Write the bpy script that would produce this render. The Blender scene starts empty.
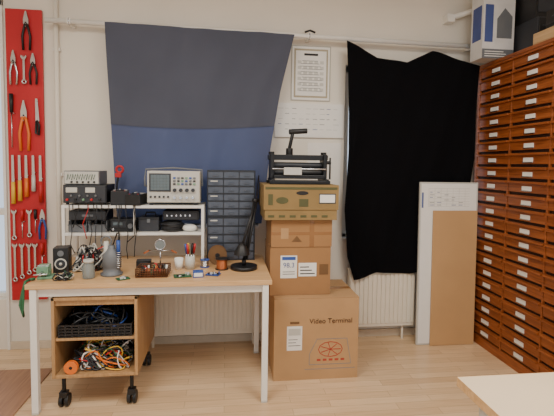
import bpy, math, random
from mathutils import Vector, Matrix
random.seed(7)
SC=bpy.context.scene

# ------------------------------------------------------------------ materials
def lin(c):
    o=[]
    for v in c[:3]:
        v/=255.0
        o.append(v/12.92 if v<=0.04045 else ((v+0.055)/1.055)**2.4)
    return (o[0],o[1],o[2],1)
MC={}
def mat(name,col,rough=0.6,metal=0.0,var=0.06,scale=12,bump=0.0,stretch=None,emit=0,trans=0,spec=0.5,coord='Object'):
    if name in MC: return MC[name]
    m=bpy.data.materials.new(name); m.use_nodes=True
    nt=m.node_tree; b=nt.nodes['Principled BSDF']
    c=lin(col)
    b.inputs['Roughness'].default_value=rough; b.inputs['Metallic'].default_value=metal
    b.inputs['Specular IOR Level'].default_value=spec
    tc=nt.nodes.new('ShaderNodeTexCoord'); mp=nt.nodes.new('ShaderNodeMapping')
    nz=nt.nodes.new('ShaderNodeTexNoise'); nz.inputs['Scale'].default_value=scale; nz.inputs['Detail'].default_value=4
    nt.links.new(tc.outputs[coord],mp.inputs['Vector']); nt.links.new(mp.outputs[0],nz.inputs['Vector'])
    if stretch: mp.inputs['Scale'].default_value=stretch
    r=nt.nodes.new('ShaderNodeValToRGB')
    r.color_ramp.elements[0].position=0.3; r.color_ramp.elements[1].position=0.7
    r.color_ramp.elements[0].color=tuple([x*(1-var) for x in c[:3]])+(1,)
    r.color_ramp.elements[1].color=tuple([min(1,x*(1+var)) for x in c[:3]])+(1,)
    nt.links.new(nz.outputs['Fac'],r.inputs[0]); nt.links.new(r.outputs[0],b.inputs['Base Color'])
    if bump:
        bp=nt.nodes.new('ShaderNodeBump'); bp.inputs['Strength'].default_value=bump; bp.inputs['Distance'].default_value=0.004
        nt.links.new(nz.outputs['Fac'],bp.inputs['Height']); nt.links.new(bp.outputs[0],b.inputs['Normal'])
    if emit:
        b.inputs['Emission Color'].default_value=c; b.inputs['Emission Strength'].default_value=emit
    if trans: b.inputs['Transmission Weight'].default_value=trans
    MC[name]=m; return m

def wood(name,c1,c2,axis='x',rough=0.45,rings=5.0):
    if name in MC: return MC[name]
    m=bpy.data.materials.new(name); m.use_nodes=True
    nt=m.node_tree; b=nt.nodes['Principled BSDF']; b.inputs['Roughness'].default_value=rough
    tc=nt.nodes.new('ShaderNodeTexCoord'); mp=nt.nodes.new('ShaderNodeMapping')
    s={'x':(0.8,14,14),'y':(14,0.8,14),'z':(14,14,0.8)}[axis]; mp.inputs['Scale'].default_value=s
    nz=nt.nodes.new('ShaderNodeTexNoise'); nz.inputs['Scale'].default_value=rings; nz.inputs['Detail'].default_value=6; nz.inputs['Distortion'].default_value=0.6
    r=nt.nodes.new('ShaderNodeValToRGB'); r.color_ramp.elements[0].position=0.32; r.color_ramp.elements[1].position=0.68
    r.color_ramp.elements[0].color=lin(c1); r.color_ramp.elements[1].color=lin(c2)
    nt.links.new(tc.outputs['Object'],mp.inputs[0]); nt.links.new(mp.outputs[0],nz.inputs['Vector'])
    nt.links.new(nz.outputs['Fac'],r.inputs[0]); nt.links.new(r.outputs[0],b.inputs['Base Color'])
    MC[name]=m; return m

def floor_mat():
    m=bpy.data.materials.new('laminate_floor'); m.use_nodes=True
    nt=m.node_tree; b=nt.nodes['Principled BSDF']; b.inputs['Roughness'].default_value=0.28
    tc=nt.nodes.new('ShaderNodeTexCoord')
    br=nt.nodes.new('ShaderNodeTexBrick'); br.inputs['Scale'].default_value=1.0
    br.inputs['Brick Width'].default_value=0.62; br.inputs['Row Height'].default_value=0.066; br.inputs['Mortar Size'].default_value=0.001
    br.inputs['Color1'].default_value=lin((228,198,160)); br.inputs['Color2'].default_value=lin((208,175,136)); br.inputs['Mortar'].default_value=lin((160,128,96))
    br.offset=0.37; br.inputs['Bias'].default_value=-0.1
    nt.links.new(tc.outputs['Object'],br.inputs['Vector'])
    mp=nt.nodes.new('ShaderNodeMapping'); mp.inputs['Scale'].default_value=(1.2,16,1)
    nz=nt.nodes.new('ShaderNodeTexNoise'); nz.inputs['Scale'].default_value=4; nz.inputs['Detail'].default_value=6
    nt.links.new(tc.outputs['Object'],mp.inputs[0]); nt.links.new(mp.outputs[0],nz.inputs['Vector'])
    mx=nt.nodes.new('ShaderNodeMixRGB'); mx.blend_type='MULTIPLY'; mx.inputs[0].default_value=0.35
    r=nt.nodes.new('ShaderNodeValToRGB'); r.color_ramp.elements[0].position=0.3; r.color_ramp.elements[1].position=0.65
    r.color_ramp.elements[0].color=(0.66,0.57,0.48,1); r.color_ramp.elements[1].color=(1,1,1,1)
    nt.links.new(nz.outputs['Fac'],r.inputs[0]); nt.links.new(br.outputs['Color'],mx.inputs[1]); nt.links.new(r.outputs[0],mx.inputs[2])
    nt.links.new(mx.outputs[0],b.inputs['Base Color'])
    return m

def fabric(name,col,trans_col=None,fac=0.0,bump=0.25):
    m=bpy.data.materials.new(name); m.use_nodes=True
    nt=m.node_tree; b=nt.nodes['Principled BSDF']; b.inputs['Roughness'].default_value=0.95; b.inputs['Specular IOR Level'].default_value=0.1
    tc=nt.nodes.new('ShaderNodeTexCoord')
    nz=nt.nodes.new('ShaderNodeTexNoise'); nz.inputs['Scale'].default_value=3; nz.inputs['Detail'].default_value=5
    r=nt.nodes.new('ShaderNodeValToRGB'); c=lin(col)
    r.color_ramp.elements[0].color=tuple(x*0.85 for x in c[:3])+(1,); r.color_ramp.elements[1].color=tuple(min(1,x*1.15) for x in c[:3])+(1,)
    nt.links.new(tc.outputs['Object'],nz.inputs['Vector']); nt.links.new(nz.outputs['Fac'],r.inputs[0]); nt.links.new(r.outputs[0],b.inputs['Base Color'])
    wv=nt.nodes.new('ShaderNodeTexNoise'); wv.inputs['Scale'].default_value=350
    bp=nt.nodes.new('ShaderNodeBump'); bp.inputs['Strength'].default_value=bump; bp.inputs['Distance'].default_value=0.001
    nt.links.new(tc.outputs['Object'],wv.inputs['Vector']); nt.links.new(wv.outputs['Fac'],bp.inputs['Height']); nt.links.new(bp.outputs[0],b.inputs['Normal'])
    if fac>0:
        t=nt.nodes.new('ShaderNodeBsdfTranslucent'); t.inputs[0].default_value=lin(trans_col)
        mx=nt.nodes.new('ShaderNodeMixShader'); mx.inputs[0].default_value=fac
        out=nt.nodes['Material Output']
        nt.links.new(b.outputs[0],mx.inputs[1]); nt.links.new(t.outputs[0],mx.inputs[2]); nt.links.new(mx.outputs[0],out.inputs[0])
    MC[name]=m; return m

def glass_mat():
    m=bpy.data.materials.new('window_glass'); m.use_nodes=True
    nt=m.node_tree; out=nt.nodes['Material Output']
    t=nt.nodes.new('ShaderNodeBsdfTransparent'); t.inputs[0].default_value=(0.9,0.95,1,1)
    g=nt.nodes.new('ShaderNodeBsdfGlossy'); g.inputs['Roughness'].default_value=0.05
    mx=nt.nodes.new('ShaderNodeMixShader'); mx.inputs[0].default_value=0.06
    nt.links.new(t.outputs[0],mx.inputs[1]); nt.links.new(g.outputs[0],mx.inputs[2]); nt.links.new(mx.outputs[0],out.inputs[0])
    return m

# ------------------------------------------------------------------ builder
class B:
    def __init__(s,name): s.name=name; s.v=[]; s.f=[]; s.mi=[]; s.sm=[]; s.mats=[]; s.M=Matrix.Identity(4)
    def _m(s,m):
        if m not in s.mats: s.mats.append(m)
        return s.mats.index(m)
    def add(s,vs,fs,m,smooth=False):
        o=len(s.v); k=s._m(m)
        for p in vs: s.v.append(s.M@Vector(p))
        for i,f in enumerate(fs):
            s.f.append([o+j for j in f]); s.mi.append(k)
            s.sm.append(smooth if isinstance(smooth,bool) else smooth[i])
    def box(s,x0,x1,y0,y1,z0,z1,m,rot=None):
        vs=[(x,y,z) for x in(x0,x1) for y in(y0,y1) for z in(z0,z1)]
        if rot:
            c=Vector(((x0+x1)/2,(y0+y1)/2,(z0+z1)/2)); R=Matrix.Rotation(rot[0],3,rot[1])
            vs=[c+R@(Vector(p)-c) for p in vs]
        s.add(vs,[(0,1,3,2),(4,6,7,5),(0,4,5,1),(2,3,7,6),(0,2,6,4),(1,5,7,3)],m)
    def cyl(s,p,q,r,m,r2=None,n=16,caps=True):
        p=Vector(p);q=Vector(q); d=(q-p).normalized(); r2=r if r2 is None else r2
        a=d.orthogonal().normalized(); b=d.cross(a)
        vs=[];fs=[]
        for c,rr in((p,r),(q,r2)):
            for i in range(n):
                t=2*math.pi*i/n; vs.append(c+(a*math.cos(t)+b*math.sin(t))*rr)
        for i in range(n): fs.append((i,(i+1)%n,n+(i+1)%n,n+i))
        sm=[True]*n
        if caps: fs+= [tuple(range(n))[::-1],tuple(range(n,2*n))]; sm+=[False,False]
        s.add(vs,fs,m,sm)
    def tube(s,pts,r,m,n=8):
        pts=[Vector(p) for p in pts]; vs=[];fs=[]
        a=None
        for i,p in enumerate(pts):
            d=(pts[min(i+1,len(pts)-1)]-pts[max(i-1,0)]).normalized()
            if a is None: a=d.orthogonal().normalized()
            a=(a-d*a.dot(d)); a=a.normalized() if a.length>1e-6 else d.orthogonal().normalized()
            b=d.cross(a)
            for k in range(n):
                t=2*math.pi*k/n; vs.append(p+(a*math.cos(t)+b*math.sin(t))*r)
        for i in range(len(pts)-1):
            for k in range(n): fs.append((i*n+k,i*n+(k+1)%n,(i+1)*n+(k+1)%n,(i+1)*n+k))
        fs+=[tuple(range(n))[::-1],tuple(range((len(pts)-1)*n,len(pts)*n))]
        s.add(vs,fs,m,True)
    def torus(s,c,R,r,m,axis='z',n=24,k=8):
        c=Vector(c); ax={'x':(Vector((0,1,0)),Vector((0,0,1)),Vector((1,0,0))),'y':(Vector((1,0,0)),Vector((0,0,1)),Vector((0,1,0))),'z':(Vector((1,0,0)),Vector((0,1,0)),Vector((0,0,1)))}[axis]
        vs=[];fs=[]
        for i in range(n):
            t=2*math.pi*i/n; d=ax[0]*math.cos(t)+ax[1]*math.sin(t)
            for j in range(k):
                u=2*math.pi*j/k; vs.append(c+d*(R+r*math.cos(u))+ax[2]*r*math.sin(u))
        for i in range(n):
            for j in range(k): fs.append((i*k+j,((i+1)%n)*k+j,((i+1)%n)*k+(j+1)%k,i*k+(j+1)%k))
        s.add(vs,fs,m,True)
    def lathe(s,c,prof,m,n=24):
        c=Vector(c); vs=[];fs=[]
        for (r,z) in prof:
            for i in range(n):
                t=2*math.pi*i/n; vs.append(c+Vector((r*math.cos(t),r*math.sin(t),z)))
        for j in range(len(prof)-1):
            for i in range(n): fs.append((j*n+i,j*n+(i+1)%n,(j+1)*n+(i+1)%n,(j+1)*n+i))
        s.add(vs,fs,m,True)
    def prism(s,poly,y0,y1,m):
        n=len(poly); vs=[(x,y0,z) for x,z in poly]+[(x,y1,z) for x,z in poly]
        fs=[tuple(range(n)),tuple(range(n,2*n))[::-1]]+[(i,n+i,n+(i+1)%n,(i+1)%n) for i in range(n)]
        s.add(vs,fs,m)
    def done(s,bevel=0.0,parent=None,loc=None,rotz=0):
        me=bpy.data.meshes.new(s.name)
        if loc is None:
            c=Vector((0,0,0))
        else: c=Vector(loc)
        me.from_pydata([tuple(p) for p in s.v],[],s.f); me.update()
        for m in s.mats: me.materials.append(m)
        for i,p in enumerate(me.polygons): p.material_index=s.mi[i]; p.use_smooth=s.sm[i]
        import bmesh
        bm=bmesh.new(); bm.from_mesh(me); bmesh.ops.recalc_face_normals(bm,faces=bm.faces); bm.to_mesh(me); bm.free()
        ob=bpy.data.objects.new(s.name,me); bpy.context.collection.objects.link(ob)
        ob.location=c; ob.rotation_euler=(0,0,rotz)
        if bevel:
            md=ob.modifiers.new('bevel','BEVEL'); md.width=bevel; md.segments=2; md.limit_method='ANGLE'; md.angle_limit=math.radians(50)
        if parent: ob.parent=parent
        return ob

def text(name,body,size,loc,m,parent,rot=(math.pi/2,0,0),align='CENTER',sx=1.0):
    c=bpy.data.curves.new(name,'FONT'); c.body=body; c.size=size; c.align_x=align; c.align_y='CENTER'; c.extrude=0.0004
    c.materials.append(m)
    o=bpy.data.objects.new(name,c); bpy.context.collection.objects.link(o)
    o.location=loc; o.rotation_euler=rot; o.scale=(sx,1,1)
    if parent:
        o.parent=parent; o.matrix_parent_inverse=parent.matrix_basis.inverted()
    return o

# palette
wallm=mat('wall_paint',(228,220,206),0.85,var=0.02,scale=3,bump=0.05)
white=mat('white_painted_wood',(230,226,218),0.45,var=0.02)
wsteel=mat('white_powder_steel',(232,229,222),0.4,var=0.02)
rad=mat('radiator_enamel',(230,221,203),0.4,var=0.02)
black=mat('black_plastic',(22,22,24),0.45,var=0.1)
blackm=mat('black_metal',(20,20,22),0.4,metal=0.2,var=0.1)
dgrey=mat('dark_grey_plastic',(48,50,55),0.5)
grey=mat('grey_plastic',(105,108,112),0.5)
lgrey=mat('light_grey_plastic',(196,194,186),0.5)
beige=mat('beige_plastic',(206,201,186),0.5)
chrome=mat('chrome_steel',(200,200,202),0.25,metal=1.0,var=0.03)
red=mat('red_paint',(185,30,32),0.5)
redb=mat('red_board_paint',(184,26,34),0.5,var=0.05,scale=6)
orange=mat('orange_plastic',(225,115,40),0.45)
yellow=mat('yellow_plastic',(225,180,60),0.45)
blue=mat('blue_plastic',(45,80,155),0.45)
green=mat('green_enamel',(110,150,120),0.4)
dgreen=mat('dark_green_plastic',(40,95,60),0.5)
copper=mat('copper_wire',(180,105,60),0.4,metal=0.6)
paper=mat('white_paper',(232,230,224),0.8,var=0.02)
ink=mat('black_ink',(30,30,32),0.7)
inkb=mat('blue_marker_ink',(90,105,150),0.7)
inkg=mat('grey_print',(130,130,128),0.7)
redink=mat('red_print',(170,62,46),0.7)
card=mat('cardboard_tan',(180,142,100),0.85,var=0.06,scale=5)
card2=mat('cardboard_brown',(158,117,76),0.85,var=0.08,scale=5)
card3=mat('cardboard_olive_brown',(142,117,74),0.85,var=0.09,scale=7)
cardd=mat('cardboard_dark',(112,82,52),0.9)
tape=mat('packing_tape',(146,102,58),0.25)
beech=wood('beech_tabletop',(198,156,108),(216,178,130),'x',0.4)
beechv=wood('birch_panel',(164,126,84),(184,146,102),'z',0.5)
redwood=wood('red_pine_drawer',(122,62,28),(162,90,44),'y',0.4,5)
redwoodd=mat('drawer_gap_shadow_wood',(46,22,12),0.7)
hard=mat('hardboard_sheet',(188,148,102),0.7,var=0.05,scale=4)
glass=glass_mat()
screen=mat('scope_screen',(96,108,112),0.2)

# ------------------------------------------------------------------ room shell
WY=3.28
b=B('floor'); b.box(-2.6,2.6,-2.6,WY+0.25,-0.1,0,floor_mat()); b.done()
b=B('ceiling'); b.box(-2.6,2.6,-2.6,WY+0.25,2.95,3.05,mat('ceiling_paint',(238,236,231),0.9,var=0.01)); b.done()
b=B('wall_left'); b.box(-2.75,-2.6,-2.6,WY+0.25,0,2.95,wallm); b.done()
b=B('wall_right'); b.box(2.6,2.75,-2.6,WY+0.25,0,2.95,wallm); b.done()
b=B('wall_back')
ops=[(-2.4,-1.60,0.38,2.5),(-0.72,0.26,0.9,2.2),(0.935,1.96,0.8,2.2)]
x=-2.6
for (a,c,z0,z1) in ops:
    b.box(x,a,WY,WY+0.22,0,2.95,wallm); b.box(a,c,WY,WY+0.22,0,z0,wallm); b.box(a,c,WY,WY+0.22,z1,2.95,wallm); x=c
b.box(x,2.6,WY,WY+0.22,0,2.95,wallm); b.done()
for i,(a,c,z0,z1) in enumerate(ops):
    nm='door_1' if i==0 else 'window_%d'%i
    b=B(nm); t=0.03 if i==0 else 0.05; ya,yb=WY+0.06,WY+0.12
    b.box(a,a+t,ya,yb,z0,z1,white); b.box(c-t,c,ya,yb,z0,z1,white); b.box(a,c,ya,yb,z0,z0+t,white); b.box(a,c,ya,yb,z1-t,z1,white)
    mx=(a+c)/2; b.box(mx-0.03,mx+0.03,ya,yb,z0,z1,white)
    if i==0: b.box(a,c,ya,yb,1.0,1.05,white)
    b.box(a+t,c-t,ya+0.025,ya+0.03,z0+t,z1-t,glass)
    if i: b.box(a,c,WY-0.0,ya,z0-0.0,z0+0.02,white)
    b.done(0.003)
b=B('baseboard_back')
bb=mat('baseboard_paint',(205,190,168),0.5)
b.box(-1.6,2.0,WY-0.015,WY,0,0.06,bb); b.done(0.002)
b=B('trim_1'); b.box(-1.60,-1.58,WY-0.02,WY,0,2.6,white); b.box(-2.45,-1.58,WY-0.02,WY,2.5,2.6,white); b.done(0.003)
b=B('brown_floor_patch'); b.box(-2.3,-1.15,1.3,2.93,0.0005,0.008,wood('brown_grain',(142,104,78),(168,128,98),'y',0.45)); b.done(0.002)  # thin brown grained sheet lying flat on the floor

b=B('wall_pipe'); b.cyl((-1.215,WY-0.03,0.0),(-1.215,WY-0.03,2.95),0.016,wallm)
for z in (0.4,1.3,2.2): b.box(-1.24,-1.19,WY-0.03,WY,z,z+0.02,white)
b.done()
RZ=lambda x: 2.392-(x+1.26)*0.010
RY=3.185
b=B('curtain_rail'); b.cyl((-1.26,RY,RZ(-1.26)),(1.97,RY,RZ(1.97)),0.018,wsteel)
for xx in (-1.1,0.62,1.93):
    zc=RZ(xx)
    b.box(xx-0.012,xx+0.012,RY-0.02,WY,zc-0.02,zc+0.02,wsteel); b.torus((xx,RY,zc),0.022,0.006,chrome,'x')
b.tube([(0.58,3.155,RZ(.6)+0.02),(0.62,3.155,RZ(.6)+0.035),(0.66,3.155,RZ(.6)+0.02)],0.008,blackm)
b.done()
b=B('ceiling_pipe'); b.cyl((1.75,3.22,2.58),(2.55,3.24,2.86),0.02,wsteel); b.box(1.73,1.79,3.2,WY,2.55,2.61,wsteel); b.done()

# ------------------------------------------------------------------ curtains
def poly(p,s):
    n=len(p)
    for i in range(n-1):
        if s<=p[i+1][0] or i==n-2:
            a=(s-p[i][0])/(p[i+1][0]-p[i][0]); return tuple(p[i][k]+(p[i+1][k]-p[i][k])*a for k in range(1,len(p[i])))
RE=[(0,0),(0.3,-0.03),(0.6,-0.03),(1,0)]
def fold(s,T,amp,nf):
    return amp*(0.5+0.5*math.sin(s*nf*6.283+0.9*math.sin(T*3+s*4)))*(0.25+0.75*T)+0.006*math.sin(T*7+s*9)+0.003*math.sin(s*40+T*13)
def cloth(b,fx,m,NS=100,NT=70):
    vs=[];fs=[]
    for j in range(NT+1):
        for i in range(NS+1): vs.append(fx(i/NS,j/NT))
    for j in range(NT):
        for i in range(NS):
            k=j*(NS+1)+i; fs.append((k,k+1,k+NS+2,k+NS+1))
    b.add(vs,fs,m,True)
fb=fabric('backlit_blue_grey_cloth',(84,91,118),(120,135,180),0.12)  # bluer tint paints in daylight coming through the lower cloth
fg=fabric('unlit_grey_cloth',(84,87,100),(100,105,120),0.05)  # greyer tint for the upper cloth, where no daylight comes through
fk=fabric('black_cloth',(10,10,13),bump=0.1)
def c1(s,t):
    tx,tz=-0.85+1.35*s,2.385-0.02*s
    bx,bz=-0.775+1.045*s,0.96
    x=tx+(bx-tx)*t+poly(RE,t)[0]*s; z=tz+(bz-tz)*t
    return (x,3.15-fold(s,t,0.025,4),z)
b=B('blue_grey_curtain'); cloth(b,c1,fb); cur=b.done()
def c2(s,t):
    T=t*(0.50-0.02*s+0.02*math.sin(s*3.14))
    x,y,z=c1(s,T); return (x,y-0.006,z+0.002)
b=B('unlit_upper_cloth'); cloth(b,c2,fg,100,40); b.done(parent=cur)  # added overlay sheet; its grey paints the part of the curtain not backlit
top=[(0,0.90,2.345),(0.08,1.0,2.30),(0.2,1.14,2.225),(0.42,1.385,2.205),(0.58,1.585,2.30),(0.62,1.625,2.295),(0.8,1.82,2.235),(1,1.975,2.20)]
bot=[(0,1.0,0.51),(0.15,1.085,0.53),(0.3,1.19,0.565),(0.42,1.28,0.56),(0.6,1.46,0.55),(0.8,1.69,0.62),(1,1.88,0.75)]
LE=[(0,0),(0.3,0.0),(0.45,-0.01),(0.7,-0.055),(0.9,-0.045),(1,0)]; RR=[(0,0),(0.5,0.04),(1,0.0)]
def c3(s,t):
    tx,tz=poly(top,s); bx,bz=poly(bot,s)
    x=tx+(bx-tx)*t+poly(LE,t)[0]*(1-s)+poly(RR,t)[0]*s; z=tz+(bz-tz)*t
    return (x,3.155-fold(s,t,0.02,3.5)-0.012*max(0,1-t*4),z)
b=B('black_curtain'); cloth(b,c3,fk,120,80); b.done()

# ------------------------------------------------------------------ radiators
def radiator(x0,x1,z0,z1,y0=3.165,y1=3.24):
    b=B('radiator')
    b.box(x0,x1,y0+0.012,y1,z0,z1,rad)
    n=int((x1-x0)/0.034)
    for i in range(n):
        xx=x0+(i+0.5)*(x1-x0)/n
        b.prism([(xx-0.011,z0+0.03),(xx+0.011,z0+0.03),(xx+0.011,z1-0.03),(xx-0.011,z1-0.03)],y0,y0+0.02,rad)
    b.box(x0-0.004,x1+0.004,y0-0.004,y1+0.006,z1,z1+0.012,rad)
    for i in range(int((x1-x0)/0.03)): b.box(x0+0.01+i*0.03,x0+0.025+i*0.03,y0+0.02,y1-0.01,z1+0.0121,z1+0.0135,dgrey)
    for xx in (x0+0.08,x1-0.08): b.box(xx-0.015,xx+0.015,y1,WY-0.001,z0+0.05,z0+0.3,rad); b.cyl((xx,y1-0.03,0.0),(xx,y1-0.03,z0),0.01,rad)
    return b.done(0.004)
radiator(-0.62,0.3,0.1,0.565)
radiator(0.98,1.52,0.12,0.575)

# ------------------------------------------------------------------ workbench
b=B('workbench_table'); X0,X1,Y0,Y1,ZT=-1.075,0.272,2.38,3.09,0.735
b.box(X0,X1,Y0,Y1,ZT-0.028,ZT,beech)
fr=wsteel
b.box(X0+0.03,X1-0.03,Y0+0.03,Y0+0.055,ZT-0.078,ZT-0.0285,fr); b.box(X0+0.03,X1-0.03,Y1-0.055,Y1-0.03,ZT-0.078,ZT-0.0285,fr)
b.box(X0+0.03,X0+0.055,Y0+0.055,Y1-0.055,ZT-0.078,ZT-0.0285,fr); b.box(X1-0.055,X1-0.03,Y0+0.055,Y1-0.055,ZT-0.078,ZT-0.0285,fr)
for lx in (X0+0.02,X1-0.055):
    for ly in (Y0+0.005,Y1-0.05):
        b.box(lx,lx+0.036,ly,ly+0.036,0.012,ZT-0.0285,fr); b.box(lx-0.001,lx+0.037,ly-0.001,ly+0.037,0.0,0.014,lgrey)
b.done(0.003)

# ------------------------------------------------------------------ rolling cabinet under table
b=B('rolling_cabinet'); x0,x1,y0,y1,z0,z1=-0.955,-0.49,2.41,2.97,0.19,0.65
t=0.018
b.box(x0,x0+t,y0,y1,z0,z1,beechv); b.box(x1-t,x1,y0,y1,z0,z1,beechv); b.box(x0,x1,y0,y1,z1-t,z1,beechv)
b.box(x0+t,x1-t,y0,y1,z0,z0+t,beechv); b.box(x0+t,x1-t,y1-0.01,y1,z0+t,z1-t,cardd)
b.box(x0+t,x1-t,y0+0.01,y1-0.01,0.40,0.415,beechv)
b.box(x0+t,x1-t,y0+0.015,y0+0.03,0.60,z1-t,beechv)
for cx in (x0+0.045,x1-0.045):
    for cy in (y0+0.05,y1-0.05):
        b.box(cx-0.03,cx+0.03,cy-0.03,cy+0.03,z0-0.008,z0,blackm); b.cyl((cx,cy,0.05),(cx,cy,z0-0.008),0.011,blackm)
        b.box(cx-0.022,cx+0.022,cy-0.02,cy+0.02,0.06,0.092,black)
        for sx in (-1,1): b.cyl((cx+sx*0.006,cy+0.01,0.036),(cx+sx*0.026,cy+0.01,0.036),0.036,black,n=20)
b.done(0.002)
def bundle(name,cx,cy,cz,rx,ry,rz,n,mats,r=0.003,pre=None):
    b=pre or B(name)
    for i in range(n):
        m=random.choice(mats); ph=[random.random()*6.28 for _ in range(6)]; k=random.choice([1,2])
        pts=[]
        ox,oy=random.uniform(-.3,.3)*rx,random.uniform(-.3,.3)*ry
        h=random.uniform(0.4,1.0)
        for j in range(25):
            t=j/24*6.28
            pts.append((cx+ox+rx*0.7*math.cos(t+ph[0])*(0.7+0.3*math.sin(k*t+ph[1])),cy+oy+ry*0.7*math.sin(t+ph[2]),cz+rz*h*(0.5+0.5*math.sin(t*k+ph[3]))*random.uniform(0.92,1)))
        b.tube(pts,r*random.uniform(0.7,1.3),m,6)
    return b.done()
b=B('black_crate_of_cables'); bx0,bx1,by0,by1,bz0,bz1=-0.925,-0.525,2.425,2.85,0.417,0.49
b.box(bx0,bx1,by0,by1,bz0,bz0+0.006,black)
for k in range(4):
    z=bz0+0.010+k*0.017
    b.box(bx0,bx1,by0,by0+0.006,z,z+0.011,black); b.box(bx0,bx0+0.006,by0+0.006,by1,z,z+0.011,black); b.box(bx1-0.006,bx1,by0+0.006,by1,z,z+0.011,black)
for k in range(12):
    xx=bx0+k*(bx1-bx0-0.008)/11; b.box(xx,xx+0.008,by0-0.001,by0+0.007,bz0,bz1,black)
b.box(bx0,bx1,by1-0.006,by1,bz0,bz1,black)
bundle('black_crate_of_cables',-0.725,2.62,0.43,0.17,0.17,0.16,50,[black,dgrey,black,black,black,blue],0.006,pre=b)
bundle('coloured_wire_bundle',-0.70,2.515,0.215,0.17,0.08,0.14,75,[red,yellow,orange,dgreen,dgreen,paper,black,lgrey,black,dgrey,dgrey,black],0.0042)
bundle('black_cable_bundle',-0.722,2.75,0.217,0.16,0.1,0.15,34,[black,dgrey,black,paper],0.006)
def spool(name,c,R,w,m,axis='y',flange=None):
    b=B(name); c=Vector(c); d={'y':Vector((0,1,0)),'z':Vector((0,0,1)),'x':Vector((1,0,0))}[axis]; fl=flange or lgrey
    b.cyl(c-d*w/2,c-d*(w/2-0.004),R,fl,n=28); b.cyl(c+d*w/2,c+d*(w/2-0.004),R,fl,n=28)
    k=int(w/0.006)
    for i in range(k): b.torus(c+d*(-w/2+0.007+i*(w-0.014)/max(1,k-1)),R*0.72,0.0045,m,axis,28,6)
    b.cyl(c-d*(w/2+0.001),c+d*(w/2+0.001),R*0.25,black,n=14); b.cyl(c-d*w/2*0.95,c+d*w/2*0.95,R*0.71,m,n=24)
    return b.done()
spool('wire_spool',(-0.858,2.428,0.245),0.037,0.022,red,'y',orange)

# ------------------------------------------------------------------ shelf on bench
b=B('bench_shelf'); sx0,sx1,sy0,sy1=-1.045,-0.14,2.83,3.08
for z in (0.925,1.105): b.box(sx0,sx1,sy0,sy1,z,z+0.018,wsteel)
for lx in (sx0,sx1-0.02):
    for ly in (sy0-0.002,sy1-0.02): b.box(lx,lx+0.02,ly,ly+0.022,0.7355,1.125,wsteel)
    b.box(lx+0.002,lx+0.018,sy0+0.02,sy1-0.02,0.76,0.775,wsteel)
b.box((sx0+sx1)/2-0.006,(sx0+sx1)/2+0.006,sy0,sy0+0.01,0.943,1.105,wsteel)
b.done(0.002)

b=B('bench_power_supply')
b.box(-1.04,-0.77,2.85,3.06,1.137,1.255,black); b.box(-1.035,-0.775,2.843,2.85,1.14,1.25,dgrey)
b.box(-1.02,-0.95,2.839,2.844,1.205,1.238,lgrey); b.box(-0.90,-0.84,2.839,2.844,1.205,1.238,lgrey)
for i,m in enumerate((red,black,green,red,black)): b.cyl((-1.01+i*0.05,2.843,1.16),(-1.01+i*0.05,2.826,1.16),0.008,m,n=12)
for i in range(4): b.cyl((-0.985+i*0.05,2.843,1.185),(-0.985+i*0.05,2.83,1.185),0.007,grey,n=12)
for sx in(-1.02,-0.79):
    for sy in(2.87,3.04): b.cyl((sx,sy,1.1255),(sx,sy,1.137),0.01,black,n=10)
ps=b.done(0.004)
b=B('test_instrument'); b.box(-1.04,-0.82,2.87,3.05,1.257,1.345,grey); b.box(-1.035,-0.825,2.864,2.87,1.262,1.34,lgrey)
for k in range(6): b.tube([(-1.02+k*0.03,2.862,1.285),(-1.012+k*0.03,2.862,1.325),(-1.004+k*0.03,2.862,1.29),(-0.995+k*0.03,2.862,1.322)],0.0026,dgreen,5)
for i in range(5): b.cyl((-0.99+i*0.035,2.865,1.273),(-0.99+i*0.035,2.852,1.273),0.006,black,n=12)
ti=b.done(0.004)
b=B('oscilloscope'); b.box(-0.515,-0.17,2.86,3.05,1.14,1.35,beige); b.box(-0.51,-0.175,2.85,2.86,1.145,1.345,lgrey)
b.box(-0.50,-0.36,2.845,2.851,1.215,1.335,dgrey); b.box(-0.49,-0.37,2.843,2.846,1.225,1.325,screen)
for i in range(1,6): b.box(-0.49+i*0.02-0.0004,-0.49+i*0.02+0.0004,2.8422,2.8432,1.225,1.325,ink)
for i in range(1,5): b.box(-0.49,-0.37,2.8422,2.8432,1.225+i*0.0194-0.0004,1.225+i*0.0194+0.0004,ink)
for i in range(6):
    for j in range(3):
        b.box(-0.345+i*0.026,-0.329+i*0.026,2.843,2.851,1.30-j*0.02,1.311-j*0.02,[blue,grey,dgrey,green][(i+j)%4])
for i in range(4): b.cyl((-0.335+i*0.04,2.85,1.225),(-0.335+i*0.04,2.83,1.225),0.012,dgrey,n=16)
for i in range(4): b.cyl((-0.335+i*0.04,2.85,1.175),(-0.335+i*0.04,2.828,1.175),0.009,chrome,n=14)
for i in range(5): b.cyl((-0.49+i*0.028,2.85,1.18),(-0.49+i*0.028,2.84,1.18),0.007,dgrey,n=12)
for sx in(-0.49,-0.2):
    for sy in(2.87,3.03): b.box(sx-0.012,sx+0.012,sy-0.01,sy+0.01,1.1255,1.14,black)
b.tube([(-0.516,2.9,1.25),(-0.53,2.87,1.25),(-0.53,2.86,1.3),(-0.53,2.9,1.36),(-0.35,2.9,1.372),(-0.16,2.9,1.36),(-0.157,2.9,1.25)],0.006,grey)
b.done(0.003)
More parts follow.
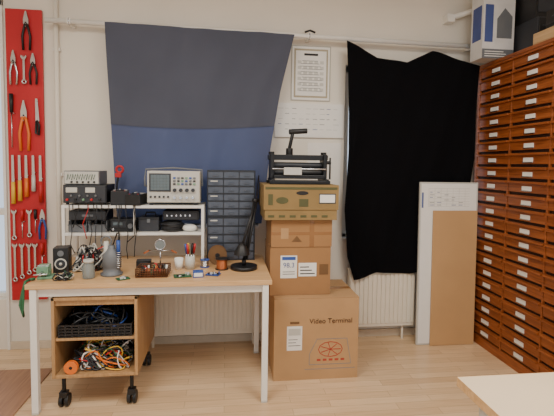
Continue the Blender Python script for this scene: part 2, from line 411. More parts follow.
def multimeter(loc,rz,w=0.09,h=0.04,d=0.15,body=black,name='multimeter'):
    b=B(name); b.box(-w/2,w/2,-d/2,d/2,0,h,body); b.box(-w*0.4,w*0.4,d*0.12,d*0.42,h,h+0.003,lgrey)
    b.cyl((0,-d*0.1,h),(0,-d*0.1,h+0.008),w*0.25,dgrey); b.box(-0.003,0.003,-d*0.1-w*0.2,-d*0.1+w*0.2,h+0.008,h+0.012,white)
    for i in(-1,0,1): b.cyl((i*w*0.28,-d*0.38,h),(i*w*0.28,-d*0.38,h+0.003),0.006,red if i else black,n=10)
    return b.done(0.005,loc=loc,rotz=rz)
multimeter((-0.70,2.91,1.1255),0.2,w=0.11,h=0.09)
multimeter((-0.59,2.90,1.1255),-0.15,w=0.10,h=0.07)
b=B('soldering_station'); b.box(-0.0,0.16,0,0.12,0,0.085,black); b.box(0.01,0.1,-0.004,0,0.03,0.07,dgrey); b.cyl((0.13,0,0.04),(0.13,-0.018,0.04),0.016,grey)
b.cyl((0.02,-0.0,0.018),(0.02,-0.012,0.018),0.008,chrome); b.box(0.02,0.08,-0.006,-0.004,0.045,0.064,screen)
b.done(0.005,loc=(-0.755,2.87,0.9435))
b=B('red_clip_tool'); b.tube([(-0.755,3.03,1.128),(-0.75,3.03,1.25),(-0.735,3.03,1.33)],0.007,black); b.torus((-0.73,3.03,1.355),0.022,0.008,red,'y'); b.box(-0.76,-0.72,3.02,3.04,1.30,1.33,red); b.box(-0.78,-0.73,3.01,3.05,1.1255,1.135,black); b.done(0.002)
def bin_(loc,w,d,h,m,name='storage_bin'):
    b=B(name); t=0.004
    b.box(0,w,0,d,0,t,m); b.box(0,t,0,d,t,h,m); b.box(w-t,w,0,d,t,h,m); b.box(t,w-t,d-t,d,t,h,m); b.box(t,w-t,0,t,t,h*0.65,m)
    b.box(-0.003,w+0.003,-0.004,0.0,h*0.6,h*0.68,m); b.box(t+0.003,w-t-0.003,t+0.003,d-t-0.003,t,h*0.5,dgrey)
    return b.done(0.002,loc=loc)
bin_((-1.015,2.86,0.9435),0.115,0.2,0.075,grey); bin_((-0.89,2.86,0.9435),0.115,0.2,0.075,grey)
b=B('black_instrument_case'); b.box(-1.015,-0.78,2.87,3.05,1.0205,1.085,black); b.box(-1.01,-0.785,2.866,2.87,1.025,1.08,dgrey); b.box(-0.93,-0.86,2.858,2.866,1.045,1.06,grey); b.done(0.004)
b=B('black_toolbox'); b.box(0,0.13,0,0.16,0,0.08,dgrey); b.box(-0.003,0.133,-0.003,0.163,0.08,0.095,black); b.tube([(0.03,0.08,0.094),(0.035,0.08,0.12),(0.095,0.08,0.12),(0.1,0.08,0.094)],0.006,black); b.box(0.055,0.075,-0.008,0,0.06,0.085,grey); b.done(0.003,loc=(-0.575,2.88,0.9435))
b=B('cable_hank')
for i in range(7): b.torus((-0.36+random.uniform(-.01,.01),2.92,0.955+i*0.008),0.065+random.uniform(-.01,.008),0.005,[black,black,dgrey][i%3],'z')
b.done()
b=B('label_tape_roll'); b.torus((-0.24,2.9,0.965),0.03,0.02,paper,'z'); b.done()
b=B('stereo_module'); b.box(0,0.24,0,0.16,0,0.06,black); b.box(0.01,0.23,-0.003,0,0.006,0.052,dgrey)
for i in range(6): b.cyl((0.03+i*0.03,0,0.03),(0.03+i*0.03,-0.012,0.03),0.007,chrome,n=10)
b.done(0.002,loc=(-0.42,2.9,1.018))
b=B('hanging_test_leads')
for i in range(15):
    xa=-0.99+i*0.03+random.uniform(-.02,.02); l=random.uniform(0.1,0.33)
    w=random.uniform(-.03,.03)
    pts=[(xa,2.825,1.128),(xa+0.005,2.812,1.10),(xa+w,2.81,1.10-l*0.5),(xa+w*0.5,2.808,1.10-l*0.8),(xa+random.uniform(-.05,.05),2.812,1.10-l)]
    b.tube(pts,0.003,red if i==4 else random.choice([black,black,dgrey]),6)
b.done()

# ------------------------------------------------------------------ small parts cabinets (2 stacked)
pc=mat('parts_cabinet_grey',(42,46,54),0.5); pd=mat('parts_drawer_plastic',(76,82,94),0.25)
def parts_cab(z0,z1,rows,cols):
    b=B('small_parts_cabinet'); x0,x1,y0,y1=-0.125,0.205,2.90,3.07
    b.box(x0,x1,y0+0.012,y1,z0,z1,pc)
    w=(x1-x0-0.01)/cols; h=(z1-z0-0.01)/rows
    b.box(x0,x0+0.005,y0,y0+0.012,z0,z1,pc); b.box(x1-0.005,x1,y0,y0+0.012,z0,z1,pc)
    for r in range(rows+1): b.box(x0+0.005,x1-0.005,y0,y0+0.012,z0+r*h,z0+r*h+0.006,pc)
    for r in range(rows):
        for c in range(cols):
            xa=x0+0.007+c*w; za=z0+0.008+r*h
            b.box(xa,xa+w-0.005,y0+0.003,y0+0.012,za,za+h-0.01,pd); b.box(xa+w*0.3,xa+w*0.65,y0-0.006,y0+0.003,za+h*0.25,za+h*0.4,pd)
            if (r*3+c)%6==0: b.box(xa+w*0.15,xa+w*0.6,y0+0.001,y0+0.003,za+h*0.5,za+h*0.66,lgrey)
    return b.done(0.0015)
parts_cab(0.736,1.04,5,3); parts_cab(1.041,1.36,6,3)

# ------------------------------------------------------------------ things on bench
b=B('desktop_speaker'); b.box(0,0.085,0,0.1,0,0.15,black); b.cyl((0.0425,-0.001,0.055),(0.0425,-0.004,0.055),0.034,lgrey,n=28); b.cyl((0.0425,-0.004,0.055),(0.0425,-0.006,0.055),0.026,dgrey,n=28)
b.cyl((0.0425,-0.006,0.055),(0.0425,-0.012,0.055),0.01,lgrey,r2=0.004); b.cyl((0.0425,-0.001,0.118),(0.0425,-0.005,0.118),0.018,grey,n=20)
b.done(0.004,loc=(-1.02,2.62,0.7355),rotz=0.15)
bundle('bench_wire_clutter',-0.83,2.70,0.742,0.11,0.08,0.15,34,[black,dgrey,black,black,red,lgrey],0.0045)
b=B('soldering_iron_stand'); c=(0,0,0)
b.lathe(c,[(0,0),(0.062,0),(0.064,0.01),(0.05,0.018),(0.048,0.05),(0.052,0.055),(0.05,0.12),(0.035,0.14),(0.02,0.16),(0.02,0.175),(0,0.177)],grey)
for i in range(9): b.torus((0.045,-0.02,0.05+i*0.011),0.016,0.0022,chrome,'z')
b.cyl((0.045,-0.02,0.12),(0.045,-0.025,0.21),0.011,blue); b.tube([(0.045,-0.025,0.2),(0.05,-0.02,0.25),(0.02,0.05,0.24),(-0.03,0.1,0.12)],0.004,black)
b.cyl((-0.03,0,0.05),(-0.03,0,0.2),0.014,lgrey); b.torus((-0.03,0,0.20),0.03,0.005,grey,'y')
b.done(loc=(-0.67,2.57,0.7355))
b=B('glass_jar'); gj=mat('jar_glass',(170,180,180),0.1,var=0.02,trans=0.6)
b.lathe((0,0,0),[(0,0),(0.032,0),(0.034,0.008),(0.034,0.07),(0.026,0.082),(0.026,0.095)],gj); b.cyl((0,0,0.092),(0,0,0.108),0.029,lgrey,n=24); b.done(loc=(-0.78,2.50,0.7355))
b=B('wire_basket_tray'); tx0,tx1,ty0,ty1=-0.515,-0.335,2.48,2.62; brn=mat('brown_wire',(100,62,36),0.4,metal=0.3)
b.box(tx0,tx1,ty0,ty1,0.7355,0.741,brn)
for k in range(4):
    z=0.75+k*0.012
    b.tube([(tx0,ty0,z),(tx1,ty0,z),(tx1,ty1,z),(tx0,ty1,z),(tx0,ty0,z)],0.003,brn,6)
for k in range(14):
    xx=tx0+k*(tx1-tx0)/13; b.cyl((xx,ty0,0.74),(xx,ty0,0.786),0.0025,brn,n=6); b.cyl((xx,ty1,0.74),(xx,ty1,0.786),0.0025,brn,n=6)
for i in range(40):
    xx=random.uniform(tx0+0.02,tx1-0.02); yy=random.uniform(ty0+0.02,ty1-0.02); m=random.choice([copper,red,paper,black,dgreen,copper,black,brn])
    b.cyl((xx,yy,0.742),(xx+random.uniform(-.01,.01),yy+random.uniform(-.01,.01),0.742+random.uniform(0.02,0.055)),random.uniform(0.004,0.009),m,n=10)
b.done()
def pcb(loc,w,d,rz,m=dgreen):
    b=B('circuit_board'); b.box(-w/2,w/2,-d/2,d/2,0.003,0.006,m)
    for i in range(9):
        xx=random.uniform(-w*.4,w*.35); yy=random.uniform(-d*.4,d*.35); b.box(xx,xx+random.uniform(.006,.018),yy,yy+random.uniform(.005,.012),0.006,0.006+random.uniform(.003,.014),random.choice([black,lgrey,chrome,blue,white]))
    for sx in(-1,1):
        for sy in(-1,1): b.cyl((sx*w*.45,sy*d*.42,0),(sx*w*.45,sy*d*.42,0.006),0.003,chrome,n=8)
    return b.done(loc=loc,rotz=rz)
pcb((-0.25,2.50,0.7355),0.10,0.07,0.2); pcb((-0.07,2.52,0.7355),0.08,0.06,-0.3,blue); pcb((-0.58,2.46,0.7355),0.07,0.05,0.5)
b=B('component_cup'); b.lathe((0,0,0),[(0,0),(0.022,0),(0.028,0.07),(0.0265,0.07),(0.021,0.005),(0,0.005)],paper); b.done(loc=(-0.29,2.68,0.7355))
b=B('screwdriver_cup'); b.lathe((0,0,0),[(0,0),(0.03,0),(0.03,0.085),(0.028,0.085),(0.028,0.005),(0,0.005)],lgrey)
for i,m in enumerate([red,black,yellow,blue,red,black]):
    t=i*1.05; b.cyl((0.012*math.cos(t),0.012*math.sin(t),0.01),(0.022*math.cos(t),0.022*math.sin(t),0.1),0.003,chrome,n=8); b.cyl((0.022*math.cos(t),0.022*math.sin(t),0.1),(0.03*math.cos(t),0.03*math.sin(t),0.16),0.007,m,n=10)
b.done(loc=(-0.22,2.68,0.7355))
b=B('small_label_box'); b.box(0,0.06,0,0.05,0,0.035,blue); b.box(0.005,0.055,-0.001,0,0.006,0.028,paper); b.done(0.001,loc=(-0.185,2.46,0.7355),rotz=0.1)
b=B('helping_hands_stand'); b.box(-0.03,0.03,-0.02,0.02,0,0.02,black); b.cyl((0,0,0.02),(0,0,0.11),0.004,chrome); b.cyl((-0.07,0,0.11),(0.07,0,0.11),0.003,chrome)
b.torus((0,-0.01,0.15),0.032,0.004,chrome,'y'); b.cyl((0,-0.011,0.15),(0,-0.009,0.15),0.03,gj,n=24); b.cyl((0,0,0.11),(0,-0.008,0.12),0.003,chrome)
for s in(-1,1): b.prism([(s*0.07,0.105),(s*0.10,0.09),(s*0.105,0.098),(s*0.07,0.117)],-0.004,0.004,copper)
b.done(loc=(-0.41,2.72,0.7355))
b=B('black_adapter_box'); b.box(0,0.09,0,0.06,0,0.045,black); b.box(0.02,0.07,-0.002,0,0.01,0.035,dgrey); b.cyl((0.09,0.03,0.02),(0.11,0.03,0.02),0.006,black); b.done(0.004,loc=(-0.56,2.72,0.7355),rotz=0.1)
spool('copper_wire_spool',(-0.05,2.80,0.7355+0.062),0.062,0.05,copper,'y',cardd)
spool('copper_wire_spool',(-0.02,2.66,0.7355+0.035),0.042,0.07,copper,'z',black)
spool('solder_spool',(-0.13,2.72,0.7355+0.025),0.03,0.05,chrome,'z',blue)
b=B('articulated_desk_lamp'); b.cyl((0.12,2.66,0.7355),(0.12,2.66,0.758),0.085,black,n=32); b.cyl((0.12,2.66,0.758),(0.12,2.66,0.80),0.014,black)
b.cyl((0.12,2.66,0.795),(0.19,2.76,1.17),0.008,black); b.cyl((0.135,2.66,0.795),(0.205,2.76,1.17),0.008,black)
b.cyl((0.18,2.755,1.165),(0.215,2.77,1.165),0.014,black); b.cyl((0.20,2.76,1.165),(0.11,2.64,0.90),0.008,black)
b.lathe((0.105,2.63,0.835),[(0.05,0.0),(0.045,0.02),(0.03,0.05),(0.015,0.07),(0,0.075)],black)
b.tube([(0.20,2.77,1.17),(0.225,2.78,1.25),(0.22,2.80,1.33),(0.20,2.84,1.1)],0.003,black)
b.done()
b=B('bench_vise'); b.box(-0.03,0.05,-0.02,0.06,0.0,0.015,green); b.box(-0.015,0.035,0,0.04,0.015,0.05,green); b.box(-0.03,0.03,-0.03,0.0,0.03,0.075,green); b.box(-0.03,0.03,0.03,0.06,0.03,0.075,green)
b.cyl((0,-0.03,0.045),(0,-0.09,0.045),0.008,chrome); b.cyl((-0.035,-0.085,0.045),(0.035,-0.085,0.045),0.004,chrome); b.box(-0.03,0.03,0.0,0.008,0.05,0.08,chrome)
b.done(0.003,loc=(-1.025,2.50,0.7355),rotz=0.2)
b=B('green_rope_loop'); b.tube([(-1.08,2.45,0.745),(-1.088,2.42,0.74),(-1.09,2.40,0.70),(-1.09,2.39,0.62),(-1.086,2.39,0.56),(-1.105,2.395,0.62),(-1.095,2.41,0.70)],0.008,dgreen)
b.tube([(-1.06,2.47,0.745),(-1.08,2.45,0.745)],0.008,dgreen); b.done()
bundle('bench_cable_tangle',-0.90,2.48,0.74,0.06,0.05,0.04,12,[black,lgrey,dgrey,dgreen],0.003)

# ------------------------------------------------------------------ boxes
def carton(name,x0,x1,y0,y1,z0,z1,m,seam=True):
    b=B(name)
    b.box(x0,x1,y0,y1,z0,z1,m)
    if seam:
        b.box(x0,x1,(y0+y1)/2-0.025,(y0+y1)/2+0.025,z1,z1+0.0008,tape); b.box(x0-0.0005,x1+0.0005,y0-0.0005,y1+0.0005,z1-0.004,z1-0.003,cardd)
    return b
F=2.625
b=carton('large_cardboard_box',0.316,0.876,F,3.05,0,0.545,card)
b.box(0.40,0.50,F-0.0015,F,0.20,0.36,paper); b.box(0.41,0.49,F-0.002,F-0.0014,0.30,0.345,lgrey)
for k,w in enumerate((0.08,0.05,0.06)): b.box(0.41,0.41+w,F-0.002,F-0.0014,0.23+k*0.02,0.234+k*0.02,ink)
b.box(0.42,0.48,F-0.0015,F,0.375,0.39,cardd)
def line(b,p,q,w,y,m):
    p=Vector((p[0],0,p[1]));q=Vector((q[0],0,q[1])); d=(q-p).normalized(); n=Vector((-d.z,0,d.x))*w/2
    b.prism([((p+n).x,(p+n).z),((q+n).x,(q+n).z),((q-n).x,(q-n).z),((p-n).x,(p-n).z)],y-0.0012,y,m)
y=F
for p,q in [((0.55,0.10),(0.83,0.10)),((0.83,0.10),(0.80,0.27)),((0.80,0.27),(0.60,0.27)),((0.60,0.27),(0.55,0.17)),((0.55,0.17),(0.55,0.10)),((0.52,0.07),(0.86,0.07))]: line(b,p,q,0.004,y,inkg)
for k in range(7):
    t=k*0.9; line(b,(0.69,0.2),(0.69+0.07*math.cos(t),0.2+0.045*math.sin(t)),0.005,y,redink)
for k in range(12):
    t=k*math.pi/6; u=(k+1)*math.pi/6; line(b,(0.69+0.08*math.cos(t),0.2+0.05*math.sin(t)),(0.69+0.08*math.cos(u),0.2+0.05*math.sin(u)),0.005,y,redink)
for k in range(5): line(b,(0.60+k*0.04,0.13),(0.625+k*0.04,0.13),0.014,y,redink)
o=b.done(0.003)
text('label_text','Video Terminal',0.046,(0.69,F-0.003,0.39),mat('brown_print',(80,55,38),0.8),o)
G=2.69
b=carton('shipping_box',0.292,0.695,G,3.04,0.547,0.863,card2)
b.box(0.36,0.47,G-0.0015,G,0.66,0.81,paper); b.box(0.37,0.46,G-0.002,G-0.0013,0.78,0.802,blue); b.box(0.375,0.455,G-0.002,G-0.0013,0.685,0.689,ink); b.box(0.375,0.455,G-0.002,G-0.0013,0.70,0.704,ink)
b.box(0.48,0.60,G-0.0015,G,0.67,0.76,paper)
for k in range(3): b.box(0.49,0.59-k*0.02,G-0.002,G-0.0013,0.685+k*0.022,0.692+k*0.022,ink)
b.box(0.62,0.68,G-0.0015,G,0.68,0.75,cardd)
o=b.done(0.003); text('label_text','98.3',0.045,(0.415,G-0.003,0.745),inkb,o)
b=carton('taped_cardboard_box',0.297,0.70,G,3.04,0.866,1.045,card2)
b.box(0.297,0.70,G-0.001,G,0.945,0.965,tape); b.box(0.36,0.41,G-0.0015,G,0.92,0.99,card); b.box(0.55,0.58,G-0.0015,G-0.0005,0.866,1.045,tape)
b.prism([(0.43,0.90),(0.50,0.90),(0.465,0.94)],G-0.0015,G,cardd); b.done(0.003)
b=B('produce_box'); bx0,bx1,by0,by1,bz0,bz1=0.242,0.73,2.65,3.04,1.048,1.275
b.box(bx0+0.008,bx1-0.008,by0+0.006,by1-0.006,bz0,bz1-0.05,card3)
b.box(bx0,bx1,by0,by1,bz1-0.16,bz1,card3)
gp=mat('dark_green_print',(84,84,52),0.8)
b.box(bx0+0.01,bx1-0.01,by0-0.001,by0,bz1-0.03,bz1-0.014,gp)
ov=[(0.49+0.04*math.cos(t*math.pi/12),1.223+0.013*math.sin(t*math.pi/12)) for t in range(24)]
b.prism(ov,by0-0.0018,by0-0.0002,ink)
ov=[(0.36+0.04*math.cos(t*math.pi/12),1.175+0.022*math.sin(t*math.pi/12)) for t in range(24)]; b.prism(ov,by0-0.0015,by0,gp)
b.box(0.60,0.71,by0-0.0012,by0,1.155,1.22,dgrey); b.box(0.605,0.705,by0-0.0016,by0,1.162,1.213,paper); b.box(0.47,0.53,by0-0.0016,by0,1.135,1.185,gp)
b.box(0.27,0.30,by0-0.0016,by0,1.145,1.215,gp)
for k in range(6): b.box(0.27+k*0.07,0.31+k*0.07,by0+0.0045,by0+0.006,1.065,1.08,gp)
b.done(0.002)

# ------------------------------------------------------------------ press on top of boxes
b=B('tabletop_press'); px0,px1,py0,py1,pz=0.285,0.69,2.72,2.96,1.276
b.box(px0,px1,py0,py0+0.03,pz,pz+0.025,blackm); b.box(px0,px1,py1-0.03,py1,pz,pz+0.02,blackm)
ym=2.84
for xx in (px0+0.01,px1-0.035):
    b.box(xx,xx+0.025,py0,py1,pz+0.02,pz+0.035,blackm); b.prism([(xx,pz+0.035),(xx+0.025,pz+0.035),(xx+0.025,pz+0.2),(xx,pz+0.2)],ym-0.06,ym+0.06,blackm)
    b.cyl((xx+0.0125,ym,pz+0.2),(xx+0.0125,ym,pz+0.215),0.02,blackm)
b.box(px0,px1,ym-0.04,ym+0.04,pz+0.16,pz+0.195,blackm)
b.cyl((px0+0.03,ym,pz+0.125),(px1-0.03,ym,pz+0.125),0.02,dgrey,n=20); b.cyl((px0+0.03,ym,pz+0.075),(px1-0.03,ym,pz+0.075),0.03,black,n=20)
b.box(px0+0.03,px1-0.03,ym-0.09,ym-0.06,pz+0.035,pz+0.06,blackm); b.cyl((px0+0.02,ym-0.08,pz+0.10),(px1-0.02,ym-0.08,pz+0.10),0.006,chrome)
b.box(0.38,0.50,ym-0.105,ym-0.095,pz+0.06,pz+0.11,lgrey); b.box(0.385,0.495,ym-0.095,ym-0.07,pz+0.055,pz+0.065,blackm)
b.cyl((px1-0.02,ym,pz+0.145),(px1+0.03,ym,pz+0.145),0.012,blackm); b.cyl((px1+0.025,ym,pz+0.03),(px1+0.025,ym,pz+0.18),0.006,blackm)
b.cyl((0.43,ym,pz+0.19),(0.43,ym,pz+0.24),0.024,blackm); b.cyl((0.43,ym,pz+0.24),(0.452,ym,pz+0.345),0.012,blackm); b.cyl((0.425,ym,pz+0.35),(0.55,ym,pz+0.36),0.018,black,n=18)
b.done(0.003)

# ------------------------------------------------------------------ papers on wall
b=B('wall_certificate'); b.box(0.50,0.812,WY-0.006,WY,1.905,2.33,mat('frame_edge',(170,164,150),0.5)); b.box(0.508,0.804,WY-0.0065,WY-0.006,1.913,2.322,paper)
b.box(0.522,0.79,WY-0.0070,WY-0.006,1.93,2.305,mat('sepia_print_border',(170,160,136),0.8)); b.box(0.535,0.777,WY-0.0076,WY-0.006,1.945,2.29,paper)
for k in range(6):
    for j in range(5): b.box(0.55+j*0.044,0.58+j*0.044,WY-0.0082,WY-0.0074,1.98+k*0.042,2.004+k*0.042,lgrey)
for k in range(12): b.box(0.565+0.01*(k%3),0.745-0.012*(k%4),WY-0.0088,WY-0.0074,1.98+k*0.021,1.984+k*0.021,inkg)
b.box(0.60,0.71,WY-0.008,WY-0.0074,2.253,2.27,ink); b.done()
b=B('wall_whiteboard'); b.box(0.375,0.925,WY-0.018,WY,1.62,1.885,white); b.box(0.383,0.917,WY-0.0195,WY-0.018,1.628,1.877,paper)
for k in range(5):
    for j in range(9):
        if random.random()<0.8:
            xx=0.40+j*0.055; b.box(xx,xx+random.uniform(0.02,0.045),WY-0.0205,WY-0.0195,1.84-k*0.04,1.844-k*0.04,random.choice([lgrey,inkb,inkg]))
b.done()
b=B('wall_notice'); b.box(0.64,0.91,WY-0.004,WY,1.10,1.58,white); b.done()

# ------------------------------------------------------------------ leaning boards
def lean(name,x0,x1,y0,h,t,ang,build):
    b=B(name); b.M=Matrix.Translation((0,y0,0.0))@Matrix.Rotation(-ang,4,'X'); build(b,x0,x1,h,t); return b.done(0.002)
def wb(b,x0,x1,h,t):
    b.box(x0,x1,0,t,0.003,h,lgrey); b.box(x0+0.012,x1-0.012,-0.002,0,0.015,h-0.012,paper)
    for k in range(8): b.box(x0+0.07,x1-0.07,-0.003,-0.002,h-0.05-k*0.02,h-0.0475-k*0.02,lgrey)
    for k in range(7): b.box(x0+0.07+k*0.05,x0+0.0725+k*0.05,-0.003,-0.002,h-0.19,h-0.05,lgrey)
    for k in range(6):
        for j in range(5):
            if random.random()<0.5:
                xx=x0+0.08+j*0.06; b.box(xx,xx+random.uniform(0.02,0.04),-0.0035,-0.002,h-0.08-k*0.02,h-0.076-k*0.02,random.choice([inkb,inkg]))
    b.box(x0+0.015,x0+0.03,-0.0035,0,h-0.2,h-0.08,inkb)
lean('whiteboard',1.495,1.975,3.065,1.285,0.018,math.radians(1.1),wb)
def hb(b,x0,x1,h,t): b.box(x0,x1,0,t,0.002,h,hard)
lean('hardboard_sheet',1.60,1.965,3.045,1.065,0.012,math.radians(1.1),hb)

# ------------------------------------------------------------------ drawer cabinet
b=B('wooden_drawer_cabinet'); cx=2.0; ytop=3.17; cw=0.382; rows=22; z0=0.07; z1=2.185; ncol=5
b.box(cx+0.02,2.55,ytop-ncol*cw-0.02,ytop,0.0,2.205,redwoodd)
b.box(cx,2.55,ytop-ncol*cw-0.02,ytop+0.0,2.185,2.21,redwood); b.box(cx+0.0,cx+0.02,ytop-ncol*cw-0.02,ytop,0.0,z0,redwood)
b.box(cx,2.55,ytop,ytop+0.02,0,2.21,redwood); b.box(cx,2.55,ytop-ncol*cw-0.02,ytop-ncol*cw,0,2.185,redwood)
rh=(z1-z0)/rows
for c in range(ncol):
    ya=ytop-c*cw; yb=ya-cw
    b.box(cx,cx+0.02,ya-0.012,ya,z0,z1,redwood)
    for r in range(rows):
        za=z0+r*rh
        b.box(cx+0.004,cx+0.02,yb+0.004,ya-0.014,za+0.014,za+rh-0.006,redwood)
        b.box(cx-0.014,cx+0.006,yb+0.004,ya-0.014,za+rh-0.022,za+rh-0.008,redwood)
        ym=(ya+yb)/2-0.01
        b.box(cx-0.001,cx+0.004,ym-0.045,ym+0.045,za+rh*0.30,za+rh*0.60,paper); b.box(cx-0.004,cx+0.004,ym-0.05,ym+0.05,za+rh*0.24,za+rh*0.30,chrome)
b.done(0.0015)
b=carton('printed_carton',1.87,2.12,2.95,3.10,2.212,2.74,mat('carton_white',(214,212,210),0.6),False)
cb=mat('carton_blue',(66,82,140),0.6)
b.box(1.87,2.12,2.949,2.95,2.212,2.28,grey); b.box(1.885,1.95,2.9485,2.95,2.33,2.60,cb); b.prism([(1.98,2.36),(2.10,2.36),(2.10,2.52),(2.04,2.58),(1.98,2.5)],2.9485,2.95,grey)
for k in range(3): b.box(1.89,2.08-k*0.02,2.948,2.9492,2.225+k*0.017,2.231+k*0.017,paper)
b.box(1.869,1.87,2.97,3.08,2.35,2.6,cb)
b.done(0.002)
b=B('dark_equipment_case'); b.box(2.15,2.50,2.75,3.12,2.212,2.46,dgrey); b.box(2.16,2.49,2.742,2.75,2.22,2.45,black)
for k in range(5): b.box(2.18,2.47,2.738,2.742,2.25+k*0.035,2.262+k*0.035,dgrey)
b.box(2.15,2.48,2.78,3.1,2.461,2.70,black); b.box(2.17,2.42,2.775,2.78,2.5,2.62,dgrey); b.done(0.004)
b=B('wooden_tray'); lw=wood('pale_pine',(186,152,108),(204,172,130),'y'); ta,tb=2.2,2.62
b.box(2.02,2.40,ta,tb,2.212,2.222,lw); b.box(2.02,2.034,ta,tb,2.222,2.29,lw); b.box(2.386,2.40,ta,tb,2.222,2.29,lw); b.box(2.034,2.386,tb-0.014,tb,2.222,2.29,lw); b.box(2.034,2.386,ta,ta+0.014,2.222,2.29,lw); b.done(0.002)
b=B('black_tool_case'); b.box(2.06,2.37,2.25,2.56,2.2235,2.42,black); b.tube([(2.055,2.32,2.36),(2.04,2.32,2.36),(2.04,2.48,2.36),(2.055,2.48,2.36)],0.008,dgrey); b.box(2.055,2.06,2.25,2.56,2.33,2.336,dgrey); b.done(0.006)

# ------------------------------------------------------------------ foreground table
b=B('meeting_table'); ft=mat('table_laminate',(226,204,172),0.45,var=0.03,scale=4)
b.box(0.72,2.0-0.03,-0.1,1.19,0.722,0.75,ft); b.box(0.7185,1.97,1.19,1.192,0.722,0.75,beech); b.box(0.7185,0.72,-0.1,1.19,0.722,0.75,beech)
for lx in (0.78,1.9):
    for ly in (-0.05,1.13): b.cyl((lx,ly,0),(lx,ly,0.722),0.02,lgrey)
b.done(0.002)

# ------------------------------------------------------------------ red tool board
bx0,bx1=-1.555,-1.31
b=B('red_tool_board'); b.box(bx0,bx1,WY-0.03,WY-0.012,0.38,2.48,redb); b.box(bx0+0.03,bx1-0.03,WY-0.012,WY-0.0005,0.5,0.55,redb); b.box(bx0+0.03,bx1-0.03,WY-0.012,WY-0.0005,2.3,2.35,redb)
b.done(0.003)
TY=WY-0.048
def PX(u): return -1.56+(u-10)*0.0069
def nail(b,x,z): b.cyl((x,TY-0.012,z),(x,WY-0.03,z),0.003,chrome,n=8)
def screwdriver(x,zt,L,m,hl=0.4,r=0.012,up=True):
    b=B('screwdriver'); h=L*hl
    b.cyl((x,TY,zt),(x,TY,zt-h),r,m,r2=r*0.8,n=10); b.cyl((x,TY,zt-h),(x,TY,zt-L),0.0035,chrome,n=8)
    nail(b,x+r+0.003,zt-h*1.0-0.005); b.done()
def file_(x,zt,L,m):
    b=B('hand_file'); h=L*0.45; b.cyl((x,TY,zt-L),(x,TY,zt-L+h),0.015,m,r2=0.012,n=12); b.prism([(x-0.010,zt-L+h),(x+0.010,zt-L+h),(x+0.008,zt),(x-0.008,zt)],TY-0.002,TY+0.002,chrome); nail(b,x+0.014,zt-L+h+0.02); b.done()
def pliers(x,zt,L,m,up=True,name='pliers',w=1.0):
    b=B(name); z=(lambda k: zt-L*k) if up else (lambda k: zt-L+L*k)
    b.prism([(x-0.004,z(0)),(x+0.004,z(0)),(x+0.016*w,z(0.22)),(x+0.016*w,z(0.34)),(x-0.016*w,z(0.34)),(x-0.016*w,z(0.22))],TY-0.006,TY+0.006,chrome)
    b.cyl((x,TY-0.008,z(0.3)),(x,TY+0.008,z(0.3)),0.006,dgrey,n=12)
    for q in(-1,1): b.tube([(x+q*0.006*w,TY,z(0.32)),(x+q*0.014*w,TY,z(0.45)),(x+q*0.024*w,TY,z(0.65)),(x+q*0.020*w,TY,z(1))],0.0075*w,m,8)
    nail(b,x,z(0.4)); b.done()
def wrench(x,zt,L,m=chrome,ring=True):
    b=B('spanner'); b.box(x-0.007,x+0.007,TY-0.003,TY+0.003,zt-L+0.02,zt-0.025,m)
    b.prism([(x-0.017,zt),(x-0.006,zt-0.014),(x+0.006,zt-0.014),(x+0.017,zt),(x+0.020,zt-0.015),(x+0.008,zt-0.034),(x-0.008,zt-0.034),(x-0.020,zt-0.015)],TY-0.004,TY+0.004,m)
    if ring: b.torus((x,TY,zt-L+0.012),0.013,0.006,m,'y',18,6)
    nail(b,x,zt-0.010); b.done()
def handsaw(x,zt,L):
    b=B('small_handsaw'); b.prism([(x-0.012,zt),(x+0.004,zt),(x+0.014,zt-L*0.62),(x-0.012,zt-L*0.62)],TY-0.001,TY+0.001,chrome); b.tube([(x-0.004,TY,zt-L*0.6),(x+0.012,TY,zt-L*0.72),(x+0.008,TY,zt-L),(x-0.012,TY,zt-L*0.95),(x-0.006,TY,zt-L*0.62)],0.008,black); nail(b,x,zt-0.02); b.done()
def Z(v): return 2.49-(v-8)*0.00725
pliers(PX(32),Z(12),0.27,blackm,True,'crimping_tool',1.1)
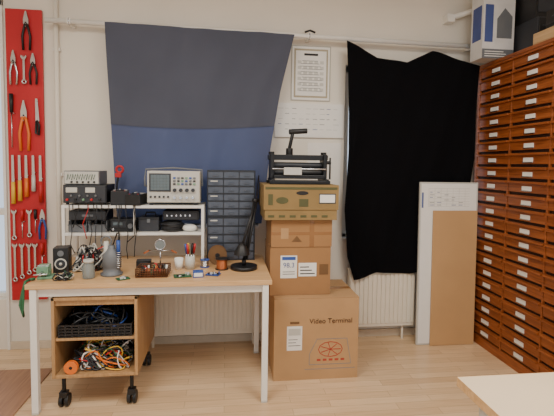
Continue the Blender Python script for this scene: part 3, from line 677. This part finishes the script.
pliers(PX(19),Z(50),0.24,chrome,True,'tongs'); pliers(PX(38),Z(52),0.22,black,True,'wire_cutters'); wrench(PX(29),Z(54),0.2)
screwdriver(PX(16),Z(92),0.38,black,0.35,0.014); pliers(PX(28),Z(98),0.36,orange,True,'slip_joint_pliers',1.3); handsaw(PX(41),Z(96),0.26)
for u,m,L in ((16,yellow,0.35),(22.5,yellow,0.33),(29,orange,0.30),(36,lgrey,0.26),(43,red,0.34)): file_(PX(u),Z(152),L,m)
wrench(PX(16),Z(206),0.22); screwdriver(PX(24),Z(206),0.21,red); wrench(PX(31),Z(206),0.2); screwdriver(PX(37),Z(206),0.17,black)
pliers(PX(44),Z(206),0.22,blue)
for u,L in ((16,0.28),(23,0.26),(30,0.23),(36,0.21)): wrench(PX(u),Z(240),L)
screwdriver(PX(43),Z(240),0.22,red)

# ------------------------------------------------------------------ lights
w=bpy.data.worlds.new('sky'); SC.world=w; w.use_nodes=True
bg=w.node_tree.nodes['Background']; bg.inputs[0].default_value=(0.88,0.93,1.0,1); bg.inputs[1].default_value=1.35
def area(name,loc,sx,sy,p,col,rot=(0,0,0)):
    l=bpy.data.lights.new(name,'AREA'); l.shape='RECTANGLE'; l.size=sx; l.size_y=sy; l.energy=p; l.color=col
    o=bpy.data.objects.new(name,l); bpy.context.collection.objects.link(o); o.location=loc; o.rotation_euler=rot; return o
for i,(lx,ly) in enumerate(((-0.9,0.9),(1.1,0.9))):
    area('ceiling_light',(lx,ly,2.86),0.9,1.2,54,(1,0.94,0.85))
    b=B('ceiling_fixture'); b.box(lx-0.47,lx+0.47,ly-0.62,ly+0.62,2.885,2.95,white); b.done(0.005)

# ------------------------------------------------------------------ camera
cam=bpy.data.cameras.new("camera"); co=bpy.data.objects.new("camera",cam); bpy.context.collection.objects.link(co)
SC.camera=co; cam.lens=27.3; cam.shift_y=-0.031; cam.clip_start=0.02
R=Matrix.Rotation(math.radians(-7),3,'Z')@Matrix.Rotation(math.radians(90-3.5),3,'X')@Matrix.Rotation(math.radians(0.8),3,'Z')
co.rotation_euler=R.to_euler(); co.location=(0,0,1.4)
